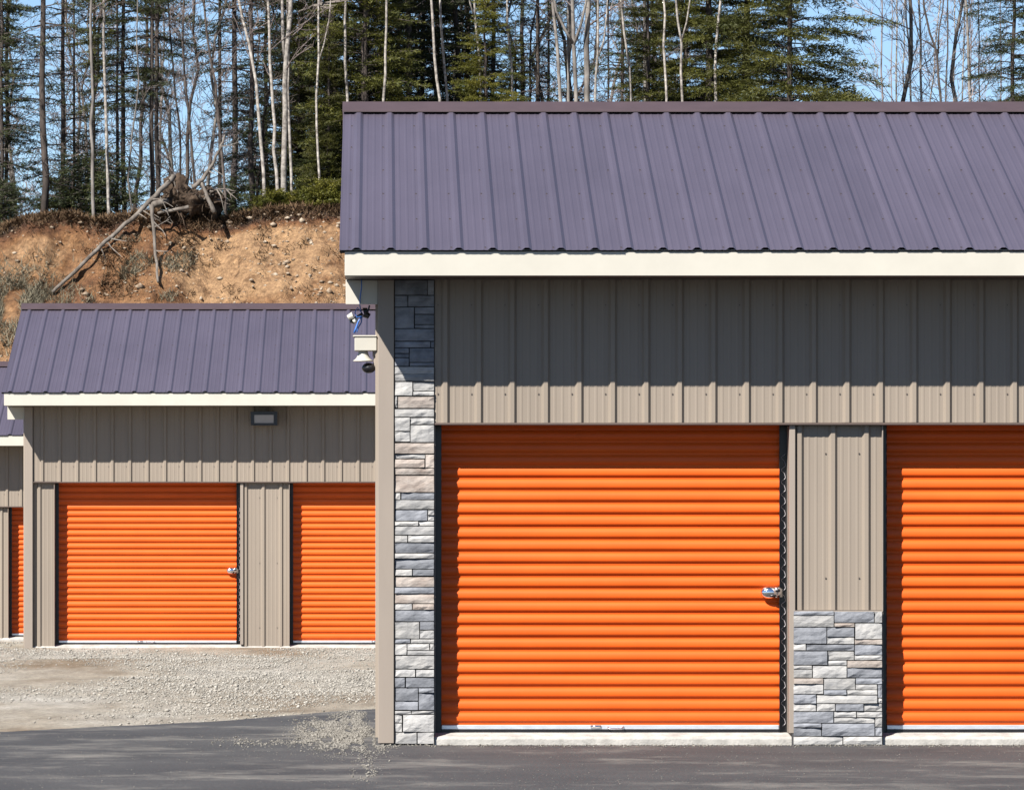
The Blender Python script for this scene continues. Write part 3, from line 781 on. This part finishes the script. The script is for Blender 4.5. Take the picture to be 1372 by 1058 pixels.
def needle_crown(seed, hgt, base, rad, dens=1., droop=.25, clump=0., spacing=.24, gap=0., prof=.85, bl=.085, bw=.0072):
    """blades of needles on whorled branches; returns blades mesh data and a branch MB"""
    rng = np.random.default_rng(seed); A = []; D = []; Ln = []; mbr = MB(); h = base
    while h < hgt-.15:
        f = (h-base)/(hgt-base); nbr = rng.integers(4, 7)
        for q in range(nbr):
            if rng.random() < gap: continue
            an = rng.uniform(0, 6.28); Lb = rad*((1-f)**prof)*rng.uniform(.6, 1.12)*(1 if h > base+.6 else .8)+.12
            o = np.array((0, 0, h+rng.normal(0, .06))); rise = rng.normal(.10, .1) + .35*f
            out = np.array((math.cos(an), math.sin(an), 0)); side = np.array((-math.sin(an), math.cos(an), 0))
            def bp(s): return o + out*Lb*s + np.array((0, 0, 1))*(rise*Lb*s - droop*Lb*s*s + .10*Lb*s**4)
            mbr.tube([bp(s) for s in (0, .35, .7, 1)], [.016*Lb/rad+.006, .012, .008, .004], 3, False)
            s0 = .10 + clump*rng.uniform(.1, .45); ns = int(max(3, Lb/.075)*dens)
            for s in np.linspace(s0, 1, ns):
                c = bp(s); sub = Lb*.42*(1.12-s)*rng.uniform(.6, 1.2)+.05
                for sg in (-1, 1):
                    if rng.random() < clump*.35: continue
                    dv = out*.75+side*sg*rng.uniform(.5, 1.0)+np.array((0, 0, rng.normal(-.12, .15))); dv /= np.linalg.norm(dv)
                    k = max(1, int(sub/.017)); ts = rng.random(k)*sub
                    for t in ts:
                        A.append(c+dv*t); bd = dv + rng.normal(0, .55, 3)+np.array((0, 0, .05)); D.append(bd/np.linalg.norm(bd)); Ln.append(bl*rng.uniform(.6, 1.25))
        h += spacing*rng.uniform(.7, 1.3)
    A = np.array(A); D = np.array(D); Ln = np.array(Ln)[:, None]; n = len(A)
    sd = np.cross(D, rng.normal(0, 1, (n, 3))); sd /= np.linalg.norm(sd, axis=1)[:, None]
    V = np.stack([A-sd*bw*.6, A+D*Ln*.5-sd*bw, A+D*Ln, A+D*Ln*.5+sd*bw], 1)
    return V.reshape(-1, 3), np.arange(4*n).reshape(-1, 4), mbr

def trunk_mesh(seed, hgt, r, mat_, dead=0, dead_hi=4., dl=.9, extra=None):
    rng = random.Random(seed); n = 12; m = MB()
    m.tube([(rng.gauss(0, .02), rng.gauss(0, .02), -.15+hgt*k/n) for k in range(n+1)], [max(.012, r*(1.15 if k == 0 else 1)*(1-.85*(k/n))) for k in range(n+1)], 9)
    for k in range(dead):
        an = rng.uniform(0, 6.28); z = rng.uniform(.3, dead_hi); L = dl*rng.uniform(.3, 1.2)
        p = Vector((0, 0, z)); d = Vector((math.cos(an), math.sin(an), rng.uniform(-.35, .25)))
        grow(m, p, d, L, .009, 1, rng, -.15, 4, 4, .004)
    if extra:
        k = len(m.v); m.v += extra.v; m.f += [tuple(i+k for i in f) for f in extra.f]
    return m.mesh('trunk', mat_, True)

def conifer_proto(seed, hgt, base, rad, r, fol, dead, **kw):
    V, Fc, mbr = needle_crown(seed, hgt, base, rad, **kw)
    return (np_mesh('crown', V, Fc, fol), trunk_mesh(seed, hgt, r, M['bark_d'], dead, extra=mbr))
# variants
FIR = [conifer_proto(11, 7.0, .15, 1.75, .09, M['fol_y'], 0, dens=1.2, droop=.30, spacing=.19),
       conifer_proto(12, 8.5, .25, 1.7, .10, M['fol_g'], 0, dens=1.15, droop=.32, clump=.25, spacing=.19),
       conifer_proto(13, 10., .4, 1.9, .11, M['fol_g'], 4, dens=1.2, droop=.38, clump=.35, gap=.04, spacing=.18)]
SPR = [conifer_proto(21, 11., 1.2, 1.15, .065, M['fol_d'], 26, dens=.7, droop=.45, clump=.9, gap=.58, spacing=.36, prof=.5),
       conifer_proto(22, 12., 2.4, 1.25, .075, M['fol_d'], 34, dens=.7, droop=.4, clump=.8, gap=.55, spacing=.36, prof=.5),
       conifer_proto(23, 12., .3, 1.0, .06, M['fol_d'], 14, dens=.75, droop=.42, clump=.7, gap=.48, spacing=.33, prof=.45),
       conifer_proto(24, 11., .3, 1.35, .075, M['fol_d'], 12, dens=.95, droop=.4, clump=.4, gap=.10, spacing=.22, prof=.6)]
def conifer(proto, px, Y, label, group=None, sc=1., rz=None, name='spruce_tree', crown_mat=None, lean=(0, 0), tw=1., zoff=0.):
    x = (px-VX)/F*Y
    e = empty(name, (x, Y, rim_z(x)-.08+zoff), label, 'tree', group, random.uniform(0, 6.28) if rz is None else rz, sc)
    e.rotation_euler = (lean[0], lean[1], e.rotation_euler.z)
    c = link('crown', proto[0], e); t = link('trunk', proto[1], e); t.scale = (tw, tw, 1)
    return e

GS = 'dark spruces of the forest edge'
def where(px):
    for lim, w in ((50, 'left of the tall bare-stemmed spruce'), (135, 'between the bare-stemmed spruce and the pale poles'), (190, 'between the pale poles and the paired dark stems'),
                   (275, 'behind the upturned root mass'), (345, 'between the root mass and the white birch cluster'), (412, 'behind the white birch cluster'), (455, 'around the slim wavering birch'),
                   (540, 'over the left end of the near ridge'), (630, 'behind the two close white birches'), (705, 'around the bright young fir'), (810, 'among the grey trees behind the roof'),
                   (925, 'around the forked white birch')):
        if px < lim: return w
    return 'in the open sky gap'
# left block, dark trunks with sparse boughs
conifer(SPR[1], 57, 104.2, 'tall bare-stemmed spruce at the rim, thick dark trunk with pale foot', sc=1.05, tw=1.0, name='spruce_tree')
for px, Y, v, sc, tw in ((2, 106, 0, 1, .8), (9, 108, 1, .9, .7), (84, 108, 2, 1, .95), (99, 110, 2, .95, .6), (126, 113, 2, .9, .8),
                      (157, 109, 0, .95, .7), (-14, 107, 3, 1, 1), (-32, 112, 1, 1, 1),
                      (295, 110, 1, 1, .7), (315, 109, 1, 1.05, 1.0), (337, 107.5, 0, 1.05, 1.0),
                      (356, 113, 3, 1.0, .8), (405, 112, 3, 1.05, 1), (418, 110, 2, 1, .9), (446, 108.5, 3, 1.05, 1.2), (438, 114, 2, 1.1, 1.), (464, 112, 3, 1., 1),
                      (490, 109, 3, 1.1, 1), (520, 111, 3, 1.1, 1.), (548, 109, 3, 1.1, 1.1), (566, 112, 2, 1.1, 1), (612, 111, 3, 1.1, 1), (535, 116, 3, 1, 1), (585, 116, 3, 1.1, 1),
                      (626, 115, 3, 1.1, 1), (660, 113, 2, 1.1, 1), (700, 116, 0, 1.1, 1), (720, 109, 1, 1., .8), (735, 115, 0, 1., .7), (834, 112, 0, 1, .8), (875, 113, 3, .95, .8), (815, 117, 0, .9, .6)):
    conifer(SPR[v], px, Y, 'thin dark spruce with sparse boughs ' + where(px), GS + ' ' + where(px), sc, tw=tw)
for px, Y, v in ((-70, 106, 1), (-105, 109, 3), (-140, 105.5, 0), (-180, 108, 2), (-225, 106, 3), (-260, 110, 1), (-300, 107, 3)):
    conifer(SPR[v], px, Y, 'thin dark spruce with sparse boughs ' + where(px), GS + ' ' + where(px), 1., tw=.9)
for px, Y in ((203, 105.2), (209.5, 105.6)):
    conifer(SPR[1], px, Y, 'one of two dark straight stems standing close together behind the root mass', 'paired dark stems', 1.0, tw=.75)
# greener firs
conifer(FIR[0], 650, 105.5, 'bright yellow-green young fir rising just over the near roof', name='fir_tree', sc=.72, zoff=.1)
conifer(conifer_proto(31, 12.5, 3.1, 1.35, .06, M['fol_g'], 22, dens=1.1, droop=.35, clump=.4, gap=.1, spacing=.22), 165, 111, 'spruce with sunlit olive boughs high above the long leaning log', name='spruce_tree')
conifer(FIR[1], 690, 108, 'low olive fir beside the bright young fir behind the near roof', name='fir_tree', sc=.52)
conifer(FIR[1], 868, 106, 'olive fir with sharp tips left of the forked white birch', name='fir_tree', sc=.72)
conifer(FIR[2], 950, 107, 'tall olive fir wrapped round a white birch stem', name='fir_tree', sc=1.0)
conifer(FIR[2], 1058, 105, 'broad dense fir standing against the open sky gap', name='fir_tree', sc=1.3, rz=.8, tw=.5)
conifer(FIR[2], 1000, 109, 'olive fir crowded between two taller firs', name='fir_tree', sc=1.05)
conifer(FIR[1], 918, 110, 'olive fir behind the forked white birch', name='fir_tree', sc=.95)
conifer(FIR[1], 490, 107, 'olive fir behind the end of the near roof ridge', name='fir_tree', sc=1.1)
conifer(FIR[1], 400, 108.5, 'olive fir behind the cluster of thick white birches', name='fir_tree', sc=.62)
conifer(FIR[1], 440, 106.5, 'low olive fir beside the slim birch at the rim', name='fir_tree', sc=.52)
conifer(SPR[3], 1358, 106, 'lone spruce with ragged tufts over the right end of the roof', name='spruce_tree', sc=.95, rz=2.0, tw=.8)
conifer(FIR[1], 1430, 108, 'fir past the lone ragged spruce', name='fir_tree', sc=1.)
# birches
GBI = 'white birches'
B_ = 'birch_tree'
bare_tree(B_, 'curved pale birch leaning left out of the white cluster', 'tree', [(355, 272), (350, 190), (343, 110), (334, 60), (324, 22), (318, -10)], 5.2, 104.2, 'birch', nb=14, lo=.3)
bare_tree(B_, 'straight slim white birch in the cluster at the rim', 'tree', [(371, 262), (367, 170), (362, 80), (359, -10)], 5.2, 104.0, 'birch', nb=14, lo=.3)
bare_tree(B_, 'thickest white birch of the cluster, forking above', 'tree', [(380, 265), (381, 150), (384, 75), (388, 20), (390, -10)], 8.5, 103.9, 'birch', nb=14, lo=.3, fork=[[(382, 82), (379, 50), (378, -10)]])
bare_tree(B_, 'thin birch close behind the thickest white birch', 'tree', [(391, 262), (388, 200), (386, 120), (386, -10)], 4.2, 104.6, 'birch', nb=10, lo=.35)
bare_tree(B_, 'slim wavering birch alone right of the white cluster', 'tree', [(430, 262), (425, 210), (423, 130), (427, 75), (427, -10)], 3.6, 104., 'birch', nb=12, lo=.3, fork=[[(425, 88), (434, 60), (441, 25)]])
bare_tree(B_, 'slim white birch rising over the left end of the near ridge', 'tree', [(466, 260), (465.5, 133), (463, 80), (464, 50), (462, 30), (464, -10)], 4.6, 104.6, 'birch', nb=12, lo=.5)
bare_tree(B_, 'short tan birch stem in front of the dark spruces', 'tree', [(513, 250), (514, 133), (517, 100), (516, 40), (517, -10)], 4.6, 104.6, 'birch', nb=10, lo=.5)
bare_tree(B_, 'left one of two close white birches leaning left over the near roof', 'tree', [(592, 250), (588, 133), (581, 75), (579, 20), (577, -10)], 5.0, 104.6, 'birch', nb=12, lo=.5)
bare_tree(B_, 'right one of two close white birches, slimmer and pinkish', 'tree', [(601, 250), (599, 133), (595, 80), (592, 30), (590, -10)], 4.2, 104.9, 'birch', nb=12, lo=.5)
bare_tree(B_, 'white birch with a narrow fork behind the bright young fir', 'tree', [(648, 250), (643, 80), (637, 30), (635, -10)], 4.2, 106.8, 'birch', nb=10, lo=.5, fork=[[(635, 22), (630, 5), (627, -10)]])
bare_tree(B_, 'white birch right of the bright young fir', 'tree', [(690, 250), (686, 95), (681, 40), (679, -10)], 4.0, 106, 'birch', nb=12, lo=.5)
bare_tree(B_, 'forked white birch shaped like a letter Y before the firs', 'tree', [(917, 250), (915, 133), (913, 58), (908, 25), (905, -10)], 4.4, 104.2, 'birch', nb=8, lo=.6, fork=[[(913, 56), (920, 30), (924, 4), (926, -10)]])
bare_tree(B_, 'white birch stem half hidden inside the tall olive fir', 'tree', [(957, 250), (958, 133), (960, 60), (963, 20), (966, -10)], 4.8, 104.9, 'birch', nb=8, lo=.6)
bare_tree(B_, 'crooked white birch left of the forked birch', 'tree', [(894, 250), (893, 115), (889, 60), (890, 20), (888, -10)], 4.2, 104.6, 'birch', nb=10, lo=.5)
bare_tree(B_, 'white birch curving out of the small dark fir', 'tree', [(850, 250), (843, 90), (837, 45), (831, -10)], 4.2, 105.2, 'birch', nb=12, lo=.5)
# grey hardwoods
HW = 'hardwood_tree'
bare_tree(HW, 'grey tree bowing left, first of the grey group behind the roof', 'tree', [(755, 250), (751, 133), (746, 70), (741, 10), (739, -10)], 6., 104.6, 'bark_g', nb=16, lo=.4)
bare_tree(HW, 'slim upright grey tree in the middle of the grey group', 'tree', [(763, 250), (762, 133), (762, 60), (762, -10)], 5.2, 105, 'bark_g', nb=14, lo=.4)
bare_tree(HW, 'forked grey tree with two rising arms in the grey group', 'tree', [(772, 250), (771, 133), (769, 60), (767, 10), (766, -10)], 7., 104.4, 'bark_g', nb=16, lo=.4, fork=[[(769, 60), (778, 35), (785, 5)], [(768, 58), (757, 40), (745, 15)]])
bare_tree(HW, 'thickest grey tree of the group behind the roof', 'tree', [(786, 250), (786, 133), (787, 60), (789, -10)], 10., 104.6, 'bark_g', nb=16, lo=.4)
bare_tree(HW, 'slender pale tree with a bent side limb beside the thickest grey tree', 'tree', [(797, 250), (798, 133), (801, 75), (801, -10)], 4.2, 104.3, 'birch', nb=12, lo=.5, fork=[[(802, 75), (809, 55), (813, 20)]])
bare_tree(HW, 'grey pole of a tree by the white-topped pole at the rim', 'tree', [(125, 297), (124, 200), (123, 100), (122, -10)], 5.2, 103.5, 'bark_g', nb=12, lo=.35)
bare_tree(HW, 'pale pole of a tree, white above and dark at its foot', 'tree', [(146, 290), (142, 160), (140, 80), (138, -10)], 5., 104.0, 'birch', nb=10, lo=.4)
bare_tree(HW, 'thin crooked birch stem leaning at the foot of the paired dark stems', 'tree', [(178, 285), (172, 240), (176, 180), (186, 110), (184, -10)], 2.6, 104.4, 'bark_g', nb=14, lo=.15)
bare_tree(HW, 'bare dark tree with a kinked stem right of the paired stems', 'tree', [(262, 260), (256, 175), (248, 110), (245, 60), (247, -10)], 3.8, 105, 'bark_d', nb=20, lo=.15)
bare_tree(HW, 'thin dark bare tree bending left above the root mass', 'tree', [(243, 260), (241, 170), (232, 90), (226, 40), (224, -10)], 3.2, 105.6, 'bark_d', nb=20, lo=.15)
bare_tree(HW, 'bare dark tree leaning left above the curved dead limb', 'tree', [(302, 260), (296, 190), (288, 110), (277, 50), (272, -10)], 4., 105.2, 'bark_d', nb=20, lo=.15)
# open sky gap at the right: thin bare birches
LG = 'thin pale bare birch with fine lilac twigs in the open sky gap'
for px, w, Y, b_, dx in ((1182, 3, 112, 'twig_p', 0), (1202, 3, 110, 'birch', -1), (1211, 2.4, 114, 'birch', 1), (1221, 3.4, 109, 'birch', -8), (1234, 4, 108, 'birch', -2), (1247, 2.6, 111, 'birch', 14), (1290, 2.8, 112, 'birch', 2),
                         (1278, 2.5, 115, 'birch', 2), (1313, 2.6, 111, 'birch', -2), (1300, 2.2, 116, 'twig_p', 1), (1340, 2.4, 114, 'twig_p', 1), (1194, 2.0, 118, 'twig_p', 2)):
    bare_tree('birch_tree', LG, 'tree', [(px, 250), (px, 133), (px+dx*.5, 60), (px+dx, -10)], w, Y, b_, 'birches in the sky gap', nb=15, lo=.25, twigm='twig_p', blen=1.3)
bare_tree(HW, 'dark forked bare tree in the middle of the open sky gap', 'tree', [(1261, 250), (1260, 133), (1256, 70), (1246, 45), (1238, 10), (1237, -10)], 4., 105, 'bark_d', nb=14, lo=.45, fork=[[(1257, 72), (1258, 40), (1263, 15)], [(1256, 68), (1245, 58), (1232, 52)]])
bare_tree(HW, 'thin dark bare tree close right of the dark forked one', 'tree', [(1267, 250), (1267, 133), (1269, 70), (1270, -10)], 2.8, 105.6, 'bark_d', nb=12, lo=.45)
# background filler: bare grey trees behind
LB = 'thin bare grey tree among the crowded trunks deep in the forest'
rng = random.Random(3)
protos = []
for k in range(6):
    m = MB(); r2 = random.Random(50+k); Q = [Vector((r2.gauss(0, .05)*q*.3, r2.gauss(0, .05)*q*.3, -.2+q*.8)) for q in range(13)]
    m.tube(Q, [.05*(1-.8*q/12) for q in range(13)], 6); tm = m.mesh('trunk', M['bark_g' if k % 3 else 'bark_d'], True)
    m = MB()
    for q in range(34):
        t = .06+.94*q/34; an = r2.uniform(0, 6.28); d = Vector((math.cos(an), math.sin(an), r2.uniform(.3, 1.2))).normalized()
        grow(m, pl_at(Q, t), d, r2.uniform(.7, 1.9)*(1.1-.5*t), .012, 2, r2)
    protos.append((tm, m.mesh('crown', M['twig_p' if k % 2 else 'twig'])))
for k in range(46):
    px = rng.uniform(-40, 480) if k < 22 else rng.uniform(480, 920) if k < 43 else rng.uniform(1175, 1400)
    Y = rng.uniform(108, 128); x = (px-VX)/F*Y; tm, cm = protos[rng.randrange(6) if px < 1100 else rng.choice((1, 5))]
    e = empty('hardwood_tree', (x, Y, rim_z(x)-.2), 'thin bare grey tree ' + where(px), 'tree', 'bare trees ' + where(px), rng.uniform(0, 6.28), rng.uniform(.85, 1.25))
    e.rotation_euler.x = rng.gauss(0, .04); e.rotation_euler.y = rng.gauss(0, .05)
    link('trunk', tm, e); link('crown', cm, e)
# low shrubs on the rim
V, Fc, mbr = needle_crown(77, .75, .02, .62, dens=1.4, droop=.1, prof=.5, spacing=.10, bl=.10, bw=.012)
sh = (np_mesh('foliage', V, Fc, M['fol_y']), mbr.mesh('stems', M['bark_d']))
for px, Y, sc in ((352, 103.6, .55), (366, 103.5, .7), (384, 103.5, .6), (404, 103.6, .62), (421, 103.4, .7), (436, 103.5, .85), (450, 103.5, .9), (462, 103.6, .9)):
    x = (px-VX)/F*Y
    e = empty('shrub', (x, Y, rim_z(x)-.06), 'low yellow-green evergreen shrub on the rim below the birches', 'shrub', 'shrubs on the rim', random.uniform(0, 6), sc)
    link('foliage', sh[0], e); link('stems', sh[1], e)
V, Fc, mbr = needle_crown(78, 1.5, .02, .8, dens=1.1, droop=.2, prof=.7, spacing=.14)
sh = (np_mesh('foliage', V, Fc, M['fol_d']), mbr.mesh('stems', M['bark_d']))
for px, Y, sc in ((78, 106, .9), (98, 105.6, 1.1), (138, 105.8, .9), (152, 105.3, 1.2), (4, 104.5, .8), (290, 106, .7), (320, 106.5, .8), (-14, 105, 1)):
    x = (px-VX)/F*Y
    e = empty('shrub', (x, Y, rim_z(x)-.06), 'dark shaded young spruce low ' + where(px), 'shrub', 'dark undergrowth ' + where(px), random.uniform(0, 6), sc)
    link('foliage', sh[0], e); link('stems', sh[1], e)

# dead wood on the bank
def log(name, label, pp, rad, stubs=0, mat_='deadwood', seed=1):
    r2 = random.Random(seed); P = [Vector(p) for p in pp]; org = P[0].copy(); P = [p-org for p in P]; Q = []
    for k in range(len(P)-1):
        for q in range(4): Q.append(P[k].lerp(P[k+1], q/4)+Vector((r2.gauss(0, .008), 0, r2.gauss(0, .008))))
    Q.append(P[-1]); n = len(Q); e = empty(name, org, label, 'log')
    m = MB(); m.tube(Q, [rad[0]+(rad[1]-rad[0])*k/(n-1) for k in range(n)], 9); m.build('trunk', M[mat_], e, True)
    for k in range(stubs):
        b_ = pl_at(Q, r2.uniform(.3, .98)); m = MB(); d = Vector((r2.uniform(.1, .8), -.3, r2.uniform(-.8, .1))).normalized()
        grow(m, b_, d, r2.uniform(.25, .6), .018, 1 if k % 2 else 0, r2, -.1, 3, 3, .006); m.build('branch_stub', M[mat_], e)
    return e
lp_ = [on_bank(70, 392, .10), on_bank(110, 354, .28), on_bank(150, 316, .30), on_bank(185, 286, .3), at(208, 262, 102.4), at(233, 236, 103.0)]
log('fallen_log', 'long weathered log leaning across the bank from the root mass', lp_, (.036, .056), 9, seed=4)
log('fallen_log', 'thin upright dead pole propped on the bank under the long log', [on_bank(211.5, 377, .12), on_bank(208, 330, .25), at(203.5, 274, 101.9)], (.026, .04), 3, seed=6)
log('fallen_log', 'short pale log lying on the rim beside the root mass', [at(203, 276, 102.7), at(225, 269, 102.8)], (.075, .07), 0, seed=8)
log('fallen_log', 'pale split stick lying on the rim below the root mass', [at(212, 286, 102.5), at(235, 281, 102.4), at(253, 277.5, 102.4)], (.03, .045), 0, seed=9)
log('fallen_log', 'short pale stake leaning right of the root mass', [at(288, 285, 102.5), at(278, 264, 102.6), at(270, 245, 102.7)], (.05, .03), 0, seed=10)
log('dead_branch', 'curved grey dead limb rising from the root mass', [at(258, 252, 102.7), at(272, 240, 102.7), at(284, 221, 102.8), at(294, 200, 102.8), at(301, 181, 102.9)], (.05, .018), 3, seed=12)
log('dead_branch', 'grey horizontal dead branch right of the root mass', [at(281, 257, 102.8), at(296, 253, 102.8), at(316, 256, 102.8)], (.022, .012), 3, seed=13)
log('dead_branch', 'long pale branch sweeping across in front of the birches high up', [at(392, 20, 104), at(412, 10, 104.1), at(440, 3, 104.2), at(470, 0, 104.3)], (.015, .03), 5, seed=15)
c0 = at(252, 262, 103.1); e = empty('root_mass', c0, 'dark upturned root mass of a fallen tree on the rim', 'roots')
m = MB(); r2 = random.Random(2)
for i in range(9):
    c = (r2.uniform(-.4, .5), r2.uniform(-.1, .35), r2.uniform(-.4, .25)); s0 = len(m.v)
    m.ball(c, r2.uniform(.15, .34), .25, r2.uniform(.13, .28), 26, 18)
    for k in range(s0, len(m.v)):
        v = Vector(m.v[k]); d = (v-Vector(c)).normalized(); m.v[k] = tuple(v + d*(.16*noise.noise(v*5)+.09*noise.noise(v*13)+.05*noise.noise(v*31)))
m.build('soil_clump', M['root'], e, True)
for i in range(46):
    an = r2.uniform(0, 6.28); m = MB(); p = Vector((r2.uniform(-.5, .6), r2.uniform(-.25, .05), r2.uniform(-.4, .3)))
    d = Vector((math.cos(an), -.35, math.sin(an)*.9-.2)).normalized(); grow(m, p, d, r2.uniform(.15, .45), r2.uniform(.010, .03), 1, r2, -.15, 4, 3, .006)
    m.build('root', M['root' if i % 7 else 'deadwood'], e)
